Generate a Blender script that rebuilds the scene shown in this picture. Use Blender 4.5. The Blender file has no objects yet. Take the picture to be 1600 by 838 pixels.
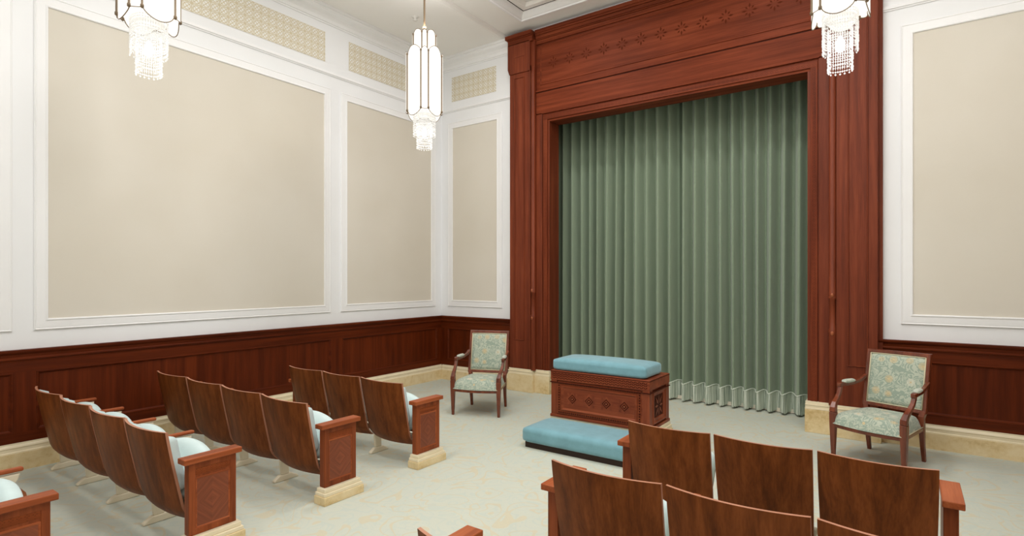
import bpy, bmesh, math, random
from mathutils import Vector, Matrix
random.seed(7)
PI = math.pi
scene = bpy.context.scene
COL = scene.collection

# ------------------------------------------------------------------ helpers
def smoothed(me):
    for p in me.polygons:
        p.use_smooth = True

class MB:
    """collects shapes, then links them as one mesh object"""
    def __init__(s):
        s.v = []; s.f = []; s.sm = []; s.mi = []
    def add(s, vs, fs, smooth=False, mi=0):
        o = len(s.v)
        s.v += [tuple(v) for v in vs]
        for f in fs:
            s.f.append([i + o for i in f]); s.sm.append(smooth); s.mi.append(mi)
        return s
    def box(s, x0, x1, y0, y1, z0, z1, mi=0):
        vs = [(x0,y0,z0),(x1,y0,z0),(x1,y1,z0),(x0,y1,z0),(x0,y0,z1),(x1,y0,z1),(x1,y1,z1),(x0,y1,z1)]
        return s.add(vs, [(3,2,1,0),(4,5,6,7),(0,1,5,4),(1,2,6,5),(2,3,7,6),(3,0,4,7)], mi=mi)
    def prism(s, prof, fn, a, b, smooth=False, mi=0):
        """closed 2D profile swept between stations a and b; fn(p, q, t) -> xyz"""
        n = len(prof)
        vs = [fn(p, q, a) for p, q in prof] + [fn(p, q, b) for p, q in prof]
        fs = [(i, (i+1) % n, n + (i+1) % n, n + i) for i in range(n)]
        s.add(vs, fs, smooth, mi)
        return s.add(vs, [tuple(range(n))[::-1], tuple(range(n, 2*n))], False, mi)
    def sweep(s, stations, smooth=True, mi=0, cap=True):
        """list of rings (same length) joined into a skin"""
        n = len(stations[0]); vs = [p for r in stations for p in r]; fs = []
        for k in range(len(stations)-1):
            for i in range(n):
                j = (i+1) % n
                fs.append((k*n+i, k*n+j, (k+1)*n+j, (k+1)*n+i))
        s.add(vs, fs, smooth, mi)
        if cap:
            m = len(stations)
            s.add(stations[0], [tuple(range(n))[::-1]], False, mi)
            s.add(stations[-1], [tuple(range(n))], False, mi)
        return s
    def tube(s, path, rad, n=8, smooth=True, mi=0, flat=None, side=Vector((1,0,0))):
        """tube along path; rad is a number or a list; flat=(w,h) multipliers"""
        P = [Vector(p) for p in path]; rings = []
        for i, p in enumerate(P):
            t = (P[min(i+1, len(P)-1)] - P[max(i-1, 0)]).normalized()
            a = side - t*side.dot(t)
            if a.length < 1e-4: a = Vector((0,1,0)) - t*t.y
            a.normalize(); b = t.cross(a)
            r = rad[i] if isinstance(rad, (list, tuple)) else rad
            fw, fh = flat if flat else (1, 1)
            rings.append([p + a*(math.cos(2*PI*k/n + PI/n)*r*fw) + b*(math.sin(2*PI*k/n + PI/n)*r*fh) for k in range(n)])
        return s.sweep(rings, smooth, mi)
    def lathe(s, prof, n=20, c=(0,0), smooth=True, mi=0, a0=0.0, a1=2*PI):
        full = abs(a1-a0-2*PI) < 1e-6
        m = n if full else n+1
        vs = []; fs = []
        for r, z in prof:
            for k in range(m):
                a = a0 + (a1-a0)*k/n
                vs.append((c[0]+r*math.cos(a), c[1]+r*math.sin(a), z))
        for i in range(len(prof)-1):
            for k in range(n):
                j = (k+1) % m
                fs.append((i*m+k, i*m+j, (i+1)*m+j, (i+1)*m+k))
        return s.add(vs, fs, smooth, mi)
    def grid(s, fn, nu, nv, smooth=True, mi=0):
        vs = [fn(i/nu, j/nv) for j in range(nv+1) for i in range(nu+1)]
        fs = [(j*(nu+1)+i, j*(nu+1)+i+1, (j+1)*(nu+1)+i+1, (j+1)*(nu+1)+i) for j in range(nv) for i in range(nu)]
        return s.add(vs, fs, smooth, mi)
    def ring(s, u0, u1, v0, v1, prof, fn, mi=0):
        """mitred picture frame; prof = [(inset, height)], fn(u, v, h) -> xyz"""
        vs = []
        for d, h in prof:
            for u, v in ((u0+d, v0+d), (u1-d, v0+d), (u1-d, v1-d), (u0+d, v1-d)):
                vs.append(fn(u, v, h))
        fs = []
        for i in range(len(prof)-1):
            for k in range(4):
                j = (k+1) % 4
                fs.append((i*4+k, i*4+j, (i+1)*4+j, (i+1)*4+k))
        return s.add(vs, fs, False, mi)
    def build(s, name, mat, parent=None, bevel=0, seg=2, weld=True, subsurf=0):
        me = bpy.data.meshes.new(name)
        me.from_pydata(s.v, [], s.f)
        for p, sm, mi in zip(me.polygons, s.sm, s.mi):
            p.use_smooth = sm; p.material_index = mi
        bm = bmesh.new(); bm.from_mesh(me)
        if weld: bmesh.ops.remove_doubles(bm, verts=bm.verts, dist=1e-5)
        bmesh.ops.recalc_face_normals(bm, faces=bm.faces)
        bm.to_mesh(me); bm.free()
        o = bpy.data.objects.new(name, me); COL.objects.link(o)
        for m in (mat if isinstance(mat, (list, tuple)) else [mat]):
            me.materials.append(m)
        if parent: o.parent = parent
        if bevel:
            b = o.modifiers.new('edge', 'BEVEL'); b.width = bevel; b.segments = seg; b.limit_method = 'ANGLE'; b.angle_limit = math.radians(40)
        if subsurf:
            b = o.modifiers.new('soft', 'SUBSURF'); b.levels = subsurf; b.render_levels = subsurf
        return o

def thing(name, label, cat, loc=(0,0,0), rz=0.0, group=None):
    o = bpy.data.objects.new(name, None); COL.objects.link(o)
    o.empty_display_size = .1
    o.location = loc; o.rotation_euler = (0,0,rz); o['label'] = label; o['category'] = cat
    if group: o['group'] = group
    return o
def dup(root, loc, rz, label, group=None):
    r = root.copy(); COL.objects.link(r); r.location = loc; r.rotation_euler = (0,0,rz); r['label'] = label
    if group: r['group'] = group
    for ch in list(root.children):
        c = ch.copy(); COL.objects.link(c); c.parent = r
        for g in list(ch.children):
            d = g.copy(); COL.objects.link(d); d.parent = c
    return r
def struct(o):
    o['kind'] = 'structure'; return o

def rounded_box(x0, x1, y0, y1, z0, z1, r, dome=0.0, n=16, e=None):
    """soft cushion: a box with rounded edges and a domed top"""
    mb = MB()
    bm = bmesh.new()
    bmesh.ops.create_cube(bm, size=1)
    bmesh.ops.subdivide_edges(bm, edges=bm.edges, cuts=n, use_grid_fill=True)
    hx, hy, hz = (x1-x0)/2, (y1-y0)/2, (z1-z0)/2
    cx, cy, cz = (x0+x1)/2, (y0+y1)/2, (z0+z1)/2
    def remap(t, h):
        # crowd the vertices towards the edges so the rounding is smooth
        s = 1 if t >= 0 else -1; a = abs(t)*2
        k = 1 - (1-a)**1.0
        return s*h*k
    for v in bm.verts:
        # push points near an edge onto the rounding
        p = [remap(v.co[i], (hx, hy, hz)[i]) for i in range(3)]
        q = [max(-h+r, min(h-r, c)) for c, h in zip(p, (hx, hy, hz))]
        d = Vector([a-b for a, b in zip(p, q)])
        if d.length > 1e-9: d = d.normalized()*r
        co = Vector(q) + d
        if dome and v.co.z > -.45:
            w = (1-(co.x/hx)**4)*(1-(co.y/hy)**4)
            co.z += dome*max(0, w)*(v.co.z+.5)
        v.co = co + Vector((cx, cy, cz))
    vs = [v.co.copy() for v in bm.verts]; bm.verts.index_update()
    fs = [[v.index for v in f.verts] for f in bm.faces]
    bm.free()
    return mb.add(vs, fs, True)

# ------------------------------------------------------------------ materials
def srgb(r, g, b):
    f = lambda c: (c/255)/12.92 if c/255 <= .04045 else ((c/255+.055)/1.055)**2.4
    return (f(r), f(g), f(b), 1)

class NT:
    def __init__(s, name):
        s.m = bpy.data.materials.new(name); s.m.use_nodes = True
        s.t = s.m.node_tree; s.t.nodes.clear()
        s.out = s.n('ShaderNodeOutputMaterial')
        s.b = s.n('ShaderNodeBsdfPrincipled'); s.l(s.b.outputs[0], s.out.inputs[0])
    def n(s, typ, **kw):
        x = s.t.nodes.new(typ)
        for k, v in kw.items(): setattr(x, k, v)
        return x
    def l(s, a, b): s.t.links.new(a, b)
    def val(s, sock, v):
        if hasattr(v, 'is_output'): s.l(v, sock)
        else: sock.default_value = v
    def math(s, op, a, b=0.0, c=0.0):
        x = s.n('ShaderNodeMath', operation=op)
        s.val(x.inputs[0], a); s.val(x.inputs[1], b); s.val(x.inputs[2], c)
        return x.outputs[0]
    def coords(s, kind='Object'):
        return s.n('ShaderNodeTexCoord').outputs[kind]
    def sep(s, v):
        x = s.n('ShaderNodeSeparateXYZ'); s.l(v, x.inputs[0]); return x.outputs
    def comb(s, x, y, z):
        c = s.n('ShaderNodeCombineXYZ'); s.val(c.inputs[0], x); s.val(c.inputs[1], y); s.val(c.inputs[2], z); return c.outputs[0]
    def mapping(s, v, scale=(1,1,1), rot=(0,0,0)):
        m = s.n('ShaderNodeMapping'); s.l(v, m.inputs[0]); m.inputs['Scale'].default_value = scale; m.inputs['Rotation'].default_value = rot
        return m.outputs[0]
    def noise(s, v, scale, detail=3, rough=.5, dist=0.0):
        x = s.n('ShaderNodeTexNoise'); s.l(v, x.inputs['Vector'])
        x.inputs['Scale'].default_value = scale; x.inputs['Detail'].default_value = detail
        x.inputs['Roughness'].default_value = rough; x.inputs['Distortion'].default_value = dist
        return x.outputs[0]
    def ramp(s, f, stops):
        r = s.n('ShaderNodeValToRGB'); s.l(f, r.inputs[0]); e = r.color_ramp.elements
        while len(e) < len(stops): e.new(.5)
        for k, (p, c) in enumerate(stops): e[k].position = p; e[k].color = c
        return r.outputs[0]
    def mix(s, f, a, b, blend='MIX'):
        x = s.n('ShaderNodeMix', data_type='RGBA', blend_type=blend)
        s.val(x.inputs[0], f); s.val(x.inputs[6], a); s.val(x.inputs[7], b)
        return x.outputs[2]
    def bump(s, h, strength=.2, dist=.01):
        x = s.n('ShaderNodeBump'); s.l(h, x.inputs['Height']); x.inputs['Strength'].default_value = strength; x.inputs['Distance'].default_value = dist
        s.l(x.outputs[0], s.b.inputs['Normal'])
    def base(s, c, rough=.5, spec=.5):
        s.val(s.b.inputs['Base Color'], c); s.val(s.b.inputs['Roughness'], rough)
        s.b.inputs['Specular IOR Level'].default_value = spec
    def lattice(s, a, b, p, t=.42):
        """interlaced star lattice of four families of lines; 1 on a line"""
        def line(c, per):
            return s.math('GREATER_THAN', s.math('ABSOLUTE', s.math('SUBTRACT', s.math('FRACT', s.math('DIVIDE', c, per)), .5)), t)
        d1 = s.math('ADD', a, b); d2 = s.math('SUBTRACT', a, b)
        m = s.math('MAXIMUM', line(a, p), line(b, p))
        m2 = s.math('MAXIMUM', line(d1, p), line(d2, p))
        # small octagon rings at the crossings
        fa = s.math('SUBTRACT', s.math('FRACT', s.math('DIVIDE', a, p)), .5)
        fb = s.math('SUBTRACT', s.math('FRACT', s.math('DIVIDE', b, p)), .5)
        r = s.math('SQRT', s.math('ADD', s.math('MULTIPLY', fa, fa), s.math('MULTIPLY', fb, fb)))
        ring = s.math('LESS_THAN', s.math('ABSOLUTE', s.math('SUBTRACT', r, .36)), .05)
        return s.math('MAXIMUM', s.math('MAXIMUM', m, m2), ring)

def plain(name, c, rough=.5, spec=.5, metal=0.0, var=0.0, vs=6.0, bump=0.0, bs=200):
    n = NT(name)
    v = n.coords()
    if var:
        f = n.noise(v, vs, 4)
        c = n.ramp(f, [(.3, tuple(x*(1-var) for x in c[:3])+(1,)), (.7, tuple(min(1, x*(1+var)) for x in c[:3])+(1,))])
    n.base(c, rough, spec); n.b.inputs['Metallic'].default_value = metal
    if bump: n.bump(n.noise(v, bs, 2), bump, .004)
    return n.m

def wood(name, dark, mid, light, axis='z', rough=.36, scale=1.0, vary=.12, spec=.4):
    n = NT(name); v = n.coords()
    oi = n.n('ShaderNodeObjectInfo').outputs['Random']
    off = n.n('ShaderNodeVectorMath', operation='ADD'); n.l(v, off.inputs[0]); n.l(n.comb(n.math('MULTIPLY', oi, 17.0), n.math('MULTIPLY', oi, 9.0), n.math('MULTIPLY', oi, 5.0)), off.inputs[1])
    s = {'z': (1,1,.045), 'x': (.045,1,1), 'y': (1,.045,1)}[axis]
    a = n.noise(n.mapping(off.outputs[0], s), 16*scale, 5, .55, .35)
    b = n.noise(n.mapping(off.outputs[0], tuple(k*1 for k in s)), 110*scale, 3, .6)
    c = n.noise(off.outputs[0], 1.3, 2)
    f = n.math('ADD', n.math('ADD', n.math('MULTIPLY', a, .62), n.math('MULTIPLY', b, .22)), n.math('MULTIPLY', c, .16))
    col = n.ramp(f, [(.36, dark), (.5, mid), (.66, light)])
    hv = n.n('ShaderNodeHueSaturation'); n.l(col, hv.inputs['Color'])
    n.l(n.math('ADD', 1-vary/2, n.math('MULTIPLY', oi, vary)), hv.inputs['Value'])
    n.base(hv.outputs[0], rough, spec)
    n.bump(b, .05, .002)
    return n.m, n, hv.outputs[0]

RED = (srgb(87,36,18), srgb(109,48,26), srgb(130,62,36))
M = {}
M['wood_z'] = wood('mahogany_upright', *RED, axis='z', rough=.48, vary=.04, spec=.2)[0]
M['wood_x'] = wood('mahogany_across', *RED, axis='x', rough=.55, vary=.04, spec=.1)[0]
WD = (srgb(68,22,3), srgb(85,31,6), srgb(102,41,12))
M['wains'] = wood('wainscot_upright', *WD, axis='z', rough=.5, vary=.02, spec=.14)[0]
M['wains_y'] = wood('wainscot_rail_along', *WD, axis='y', rough=.5, vary=.02, spec=.14)[0]
M['wains_x'] = wood('wainscot_rail_across', *WD, axis='x', rough=.5, vary=.02, spec=.14)[0]
SB = (srgb(84,42,15), srgb(111,58,23), srgb(136,75,35))
M['shell'] = wood('seat_back_veneer', *SB, axis='z', rough=.45, scale=1.15, vary=.14, spec=.12)[0]
M['shell_edge'] = plain('seat_back_edge', srgb(176,122,96), .45, .4, var=.08)  # plywood edge, made paler for the light it catches
EP = (srgb(102,47,20), srgb(130,63,30), srgb(154,80,42))
M['panel_z'] = wood('end_panel_upright', *EP, axis='z', rough=.42, spec=.2)[0]
M['panel_y'] = wood('end_panel_cap', srgb(120,58,30), srgb(148,76,42), srgb(172,96,58), axis='y', rough=.42, spec=.15)[0]
M['chair'] = wood('armchair_wood', srgb(82,36,19), srgb(108,50,28), srgb(134,68,42), axis='z', rough=.25, spec=.6)[0]
M['altar_x'] = wood('altar_wood_across', srgb(104,45,26), srgb(130,62,36), srgb(152,78,46), axis='x', rough=.42, spec=.2, vary=.03)[0]
M['altar_z'] = wood('altar_wood_upright', srgb(100,44,26), srgb(126,60,35), srgb(150,76,46), axis='z', rough=.42, spec=.2, vary=.03)[0]
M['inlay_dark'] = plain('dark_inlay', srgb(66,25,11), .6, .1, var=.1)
M['inlay_and_glint'] = plain('light_inlay_and_glint', srgb(160,88,54), .35, .4, var=.1)  # pale altar inlay, also the painted highlights on the column collars
M['inlay_mid'] = plain('mid_inlay', srgb(86,36,19), .7, .05, var=.1)

def inlaid(name, cols, axis, plane, p, t=.40, dark=.62):
    m, n, col = wood(name, *cols, axis=axis, rough=.5, vary=.04, spec=.12)
    x, y, z = n.sep(n.coords())
    a, b = {'xz': (x, z), 'yz': (y, z)}[plane]
    k = n.lattice(a, b, p, t)
    c2 = n.mix(1.0, col, (dark, dark, dark, 1), 'MULTIPLY')
    n.l(n.mix(k, c2, col), n.b.inputs['Base Color'])
    return m
M['inlaid_arch'] = inlaid('inlaid_border_mahogany', RED, 'x', 'xz', .052, .40, .72)
M['inlaid_arch_z'] = inlaid('inlaid_border_upright', RED, 'z', 'xz', .052, .40, .72)
M['inlaid_panel'] = inlaid('inlaid_end_panel_band', EP, 'y', 'yz', .03, .36, .62)
M['inlaid_altar'] = inlaid('inlaid_altar_border', (srgb(104,45,26), srgb(130,62,36), srgb(152,78,46)), 'x', 'xz', .034, .38, .42)

def chevron():
    m, n, col = wood('book_matched_veneer', *EP, axis='z', rough=.36)
    x, y, z = n.sep(n.coords())
    u = n.math('ABSOLUTE', n.math('SUBTRACT', y, .23)); w = n.math('ABSOLUTE', n.math('SUBTRACT', z, .30))
    q = n.math('ADD', u, w); r = n.math('SUBTRACT', u, w)
    f = n.noise(n.comb(n.math('MULTIPLY', q, 1.0), n.math('MULTIPLY', r, .05), 0.0), 42, 4, .6)
    half = n.math('GREATER_THAN', n.math('SUBTRACT', y, .23), 0.0)
    f = n.math('ADD', f, n.math('MULTIPLY', half, .05))
    c = n.ramp(f, [(.34, srgb(103,48,25)), (.5, srgb(121,59,32)), (.68, srgb(138,71,41))])
    n.l(c, n.b.inputs['Base Color'])
    return m
M['chevron'] = chevron()

WHITE = srgb(238,239,241)
M['wall'] = plain('white_wall_paint', WHITE, .6, .3, var=.012, vs=2)
M['trimw'] = plain('white_trim_paint', srgb(240,240,241), .45, .4, var=.01, vs=3)
M['ceil'] = plain('ceiling_paint', srgb(242,240,237), .7, .2, var=.012, vs=2)
def beige():
    n = NT('beige_fabric_panel'); v = n.coords()
    f = n.noise(v, .7, 3)
    n.base(n.ramp(f, [(.35, srgb(213,206,193)), (.65, srgb(218,212,201))]), .8, .15)
    n.bump(n.noise(v, 400, 2), .12, .002)
    return n.m
M['beige'] = beige()
def frieze(name, plane):
    n = NT(name); x, y, z = n.sep(n.coords())
    a = y if plane == 'yz' else x
    k = n.lattice(a, n.math('SUBTRACT', z, 4.49), .0975, .44)
    n.base(n.mix(k, srgb(236,235,231), srgb(205,193,163)), .5, .4)
    n.bump(k, .3, .004)
    return n.m
M['frieze_y'] = frieze('gilt_lattice_frieze_side', 'yz')
M['frieze_x'] = frieze('gilt_lattice_frieze_end', 'xz')
def stone():
    n = NT('cream_travertine'); v = n.coords()
    a = n.noise(n.mapping(v, (1,1,1.6)), 3.2, 6, .6, .4)
    b = n.noise(v, 22, 5, .7)
    f = n.math('ADD', n.math('MULTIPLY', a, .6), n.math('MULTIPLY', b, .4))
    n.base(n.ramp(f, [(.34, srgb(196,166,112)), (.47, srgb(222,199,152)), (.62, srgb(232,214,176))]), .3, .5)
    return n.m
M['stone'] = stone()
M['stone_lip'] = plain('pale_stone_moulding', srgb(233,220,190), .3, .5, var=.04, vs=9)
def carpet():
    n = NT('patterned_carpet'); v = n.coords()
    x, y, z = n.sep(v)
    big = n.noise(v, .9, 2)
    # leafy scroll outlines of two sizes
    w = n.noise(v, 1.7, 1, .5, 2.2)
    scroll = n.math('LESS_THAN', n.math('ABSOLUTE', n.math('SUBTRACT', n.math('FRACT', n.math('MULTIPLY', w, 6.0)), .5)), .085)
    w2 = n.noise(v, 4.5, 1, .5, 1.6)
    leaf = n.math('GREATER_THAN', n.math('SINE', n.math('MULTIPLY', w2, 36.0)), .55)
    weave = n.noise(n.mapping(v, (1, .25, 1)), 160, 3, .7)
    c = n.mix(n.math('MULTIPLY', leaf, .42), srgb(194,198,186), srgb(180,193,188))
    c = n.mix(n.math('MULTIPLY', scroll, .60), c, srgb(202,188,156))
    c = n.mix(n.math('MULTIPLY', weave, .16), c, srgb(184,184,166))
    c = n.mix(n.math('MULTIPLY', big, .12), c, srgb(206,204,186))
    n.base(c, .95, .05)
    n.bump(n.noise(v, 300, 2), .25, .004)
    return n.m
M['carpet'] = carpet()
def velvet(name, c, sheen=.5, d=.12):
    n = NT(name); v = n.coords()
    f = n.noise(v, 7, 5, .65)
    n.base(n.ramp(f, [(.3, tuple(x*(1-d) for x in c[:3])+(1,)), (.7, tuple(min(1, x*(1+d)) for x in c[:3])+(1,))]), .85, .1)
    n.b.inputs['Sheen Weight'].default_value = sheen; n.b.inputs['Sheen Roughness'].default_value = .4
    n.b.inputs['Sheen Tint'].default_value = (.85,.95,1,1)
    n.bump(n.noise(v, 350, 2), .15, .003)
    return n.m
M['teal'] = velvet('teal_velvet', srgb(121,165,177), .55)
M['ice'] = velvet('pale_blue_seat_fabric', srgb(200,217,217), .25, .05)
def curtain():
    n = NT('sage_green_curtain'); v = n.coords()
    f = n.noise(n.mapping(v, (1,1,.05)), 4, 2, .5)
    n.base(n.ramp(f, [(.3, srgb(130,146,124)), (.7, srgb(138,153,131))]), .72, .15)
    n.b.inputs['Sheen Weight'].default_value = .3
    n.bump(n.noise(v, 400, 2), .1, .002)
    return n.m
M['curtain'] = curtain()
def fringe():
    n = NT('silver_green_fringe'); v = n.coords()
    f = n.noise(n.mapping(v, (1,1,.02)), 95, 3, .6)
    n.base(n.ramp(f, [(.36, srgb(110,124,110)), (.46, srgb(184,195,180)), (.66, srgb(226,231,219))]), .7, .2)
    return n.m
M['fringe'] = fringe()
M['braid'] = plain('pale_braid', srgb(222,228,216), .7, .2, var=.1, vs=60)
M['lining'] = plain('ivory_lining', srgb(236,226,208), .8, .1, var=.03)
def brocade(name, ground, leaf, gold, k=1.0):
    n = NT(name); v = n.coords()
    w = n.noise(v, 11, 2, .55, 1.6)
    leafm = n.math('GREATER_THAN', n.math('SINE', n.math('MULTIPLY', w, 34.0)), .05)
    vo = n.n('ShaderNodeTexVoronoi'); n.l(v, vo.inputs['Vector']); vo.inputs['Scale'].default_value = 9
    bloom = n.math('LESS_THAN', vo.outputs['Distance'], .30)
    core = n.math('LESS_THAN', vo.outputs['Distance'], .10)
    bl = n.math('MULTIPLY', bloom, n.math('GREATER_THAN', n.math('SINE', n.math('MULTIPLY', vo.outputs['Distance'], 70.0)), -.35))
    pick = n.math('GREATER_THAN', n.sep(vo.outputs['Color'])[0], .55)
    c = n.mix(n.math('MULTIPLY', leafm, .75*k), ground, leaf)
    flower = n.mix(pick, srgb(216,212,194), gold)
    c = n.mix(n.math('MULTIPLY', bl, .85*k), c, flower)
    c = n.mix(n.math('MULTIPLY', core, .7*k), c, gold)
    n.base(c, .6, .25); n.b.inputs['Sheen Weight'].default_value = .2
    return n.m
M['brocade'] = brocade('floral_brocade', srgb(148,163,149), srgb(192,198,180), srgb(204,182,138))
M['piping'] = plain('cream_piping', srgb(206,196,166), .6, .3, var=.05)
M['armpad'] = brocade('armrest_pad_fabric', srgb(176,186,174), srgb(200,205,190), srgb(200,190,160))
M['cream_metal'] = plain('cream_painted_iron', srgb(226,216,192), .5, .4, var=.03)
M['brass'] = plain('aged_bronze', srgb(112,94,72), .5, .3, 0.0, var=.08)
M['dark'] = plain('dark_reveal', srgb(34,26,22), .8, .2, var=.05)
M['plinth'] = plain('dark_plinth', srgb(46,30,22), .6, .3, var=.1)
M['plastic'] = plain('white_plastic', srgb(236,234,230), .4, .4, var=.01)
def glow(name, c, st, c0=(.9,.88,.84,1)):
    n = NT(name); v = n.coords()
    z = n.sep(v)[2]
    n.base(c0, .35, .5)
    f = n.noise(v, 5, 2)
    n.val(n.b.inputs['Emission Color'], n.mix(f, c, (1,1,1,1)))
    n.b.inputs['Emission Strength'].default_value = st
    return n.m
M['shade'] = glow('lit_opal_glass', (1,.93,.82,1), .52, (.60,.58,.54,1))
M['bulb'] = glow('lit_bulb', (1,.97,.92,1), 5)
def crystal():
    n = NT('cut_crystal')
    n.base((.92,.92,.92,1), .06, .8)
    n.b.inputs['Emission Color'].default_value = (1,.97,.93,1)
    lw = n.n('ShaderNodeLayerWeight'); lw.inputs[0].default_value = .35
    n.l(n.math('MULTIPLY', n.math('SUBTRACT', 1.0, lw.outputs[1]), .14), n.b.inputs['Emission Strength'])  # faint emission stands in for lamplight scattered in the beads
    n.l(n.math('ADD', .52, n.math('MULTIPLY', lw.outputs[1], .45)), n.b.inputs['Alpha'])
    return n.m
M['crystal'] = crystal()

# ------------------------------------------------------------------ camera (from the photograph's vanishing points)
cam = bpy.data.cameras.new('camera'); co = bpy.data.objects.new('camera', cam); COL.objects.link(co)
cam.sensor_width = 36; cam.lens = 865.95/1600*36; cam.shift_y = 15.0/1600; cam.clip_start = .05
co.location = (6.2305, -6.734, 1.65); co.rotation_euler = (PI/2, 0, .61976)
scene.camera = co

# ------------------------------------------------------------------ room
W, YB = 7.46, -8.2           # width of the room, rear wall
C = 3.73                     # centre line of the proscenium
OL, OR, OT = C-1.625, C+1.625, 3.865
struct(MB().box(-.2, W+.2, YB-.2, 1.4, -.1, 0).build('floor', M['carpet']))
wl = struct(MB().box(-.2, 0, YB-.2, 0, 0, 5.6).build('wall_left', M['wall']))
wr = struct(MB().box(W, W+.2, YB-.2, 0, 0, 5.6).build('wall_right', M['wall']))
wb = struct(MB().box(-.2, OL-.02, 0, .2, 0, 5.6).box(OR+.02, W+.2, 0, .2, 0, 5.6).box(OL-.02, OR+.02, 0, .2, OT+.02, 5.6).build('wall_back', M['wall']))
struct(MB().box(-.2, W+.2, YB-.2, YB, 0, 5.6).build('wall_rear', M['wall']))
struct(MB().box(1.4, 1.60, .2, 1.3, 0, 4.6).box(5.86, 6.1, .2, 1.3, 0, 4.6).box(1.4, 6.1, 1.2, 1.4, 0, 4.6).box(1.4, 6.1, .2, 1.4, 4.5, 4.6).build('wall_stage', M['dark']))

# ceiling: low soffit along the sides, beam, coffer with moulding and dark reveal
c = MB()
CX0, CX1, CY0, CY1 = 1.82, W-1.82, -6.9, -.33
c.box(-.2, 1.33, YB-.2, .1, 5.19, 5.6).box(W-1.33, W+.2, YB-.2, .1, 5.19, 5.6)
prof = [(5.19, 1.33), (5.20, 1.355), (5.222, 1.375), (5.25, 1.385), (5.6, 1.385), (5.6, 1.33)]
c.prism(prof, lambda p, q, t: (q, t, p), YB-.2, .1).prism(prof, lambda p, q, t: (W-q, t, p), YB-.2, .1)
c.box(1.385, CX0, YB-.2, .1, 5.25, 5.6).box(CX1, W-1.385, YB-.2, .1, 5.25, 5.6)
c.box(CX0, CX1, CY1, .1, 5.25, 5.6).box(CX0, CX1, YB-.2, CY0, 5.25, 5.6)
c.box(CX0, CX1, CY0, CY1, 5.34, 5.6)
ceil = struct(c.build('ceiling', M['ceil']))
m = MB(); fnc = lambda u, v, h: (u, v, 5.25+h)
m.ring(CX0, CX1, CY0, CY1, [(-.012,.0),(-.012,-.012),(.006,-.012),(.012,.004),(.03,.012),(.052,.03),(.075,.052),(.082,.066),(.1,.07)], fnc)
struct(m.build('coffer_moulding', M['trimw'], ceil))
struct(MB().ring(CX0, CX1, CY0, CY1, [(.1,.07),(.1,.085),(.115,.085)], fnc).build('coffer_reveal', M['dark'], ceil))
struct(MB().ring(CX0, CX1, CY0, CY1, [(.115,.07),(.2,.07),(.2,.055),(.21,.055),(.23,.07),(.26,.085)], fnc).build('coffer_panel', M['ceil'], ceil))

# cornice under the ceiling on the three white walls
cprof = [(0,4.99),(.012,4.99),(.016,5.005),(.03,5.01),(.034,5.05),(.06,5.085),(.10,5.11),(.11,5.12),(.11,5.15),(.125,5.155),(.125,5.19),(0,5.19)]
t = MB().prism(cprof, lambda p, q, s: (p, s, q), YB, 0)
struct(t.build('trim_1', M['trimw']))
t = MB().prism(cprof, lambda p, q, s: (s, -p, q), 0, C-2.26).prism(cprof, lambda p, q, s: (s, -p, q), C+2.26, W)
struct(t.build('trim_2', M['trimw']))
struct(MB().prism(cprof, lambda p, q, s: (W-p, s, q), YB, 0).build('trim_3', M['trimw']))

# wall decoration: moulded frames, beige panels, rail and lattice friezes
FP = [(0,0),(0,.012),(.008,.017),(.016,.012),(.022,.014),(.078,.016),(.088,.022),(.096,.020),(.1,.006)]
PZ0, PZ1 = 1.288, 4.052
def panel_set(wall, fn, spans, fz, fmat, rail_fn, rails):
    for k, (a, b, fr) in enumerate(spans):
        mb = MB().ring(a-.1, b+.1, PZ0-.1, PZ1+.1, FP, fn)
        struct(mb.build('panel_moulding', M['trimw'], wall))
        mb = MB().add([fn(a, PZ0, .006), fn(b, PZ0, .006), fn(b, PZ1, .006), fn(a, PZ1, .006)], [(0,1,2,3)])
        struct(mb.build('fabric_panel', M['beige'], wall))
        if fr:
            a2, b2 = fr
            mb = MB().add([fn(a2, fz[0], .003), fn(b2, fz[0], .003), fn(b2, fz[1], .003), fn(a2, fz[1], .003)], [(0,1,2,3)])
            struct(mb.build('lattice_frieze', fmat, wall))
    rp = [(0,4.325),(.012,4.325),(.014,4.337),(.026,4.34),(.026,4.352),(.018,4.36),(.014,4.375),(0,4.375)]
    mb = MB()
    for a, b in rails: mb.prism(rp, rail_fn, a, b)
    struct(mb.build('picture_rail', M['trimw'], wall))
LS = [(-8.05,-5.46,(-8.05,-5.46)), (-5.116,-2.252,(-5.10,-2.232)), (-1.887,-.249,(-1.853,-.26))]
panel_set(wl, lambda u, v, h: (h, u, v), LS, (4.49,4.88), M['frieze_y'], lambda p, q, s: (p, s, q), [(YB,0)])
panel_set(wr, lambda u, v, h: (W-h, u, v), LS, (4.49,4.88), M['frieze_y'], lambda p, q, s: (W-p, s, q), [(YB,0)])
BS = [(.256,1.149,(.23,1.13)), (W-1.183,W-.256,(W-1.13,W-.23))]
panel_set(wb, lambda u, v, h: (u, -h, v), BS, (4.49,4.88), M['frieze_x'], lambda p, q, s: (s, -p, q), [(0,C-2.26),(C+2.26,W)])

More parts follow.
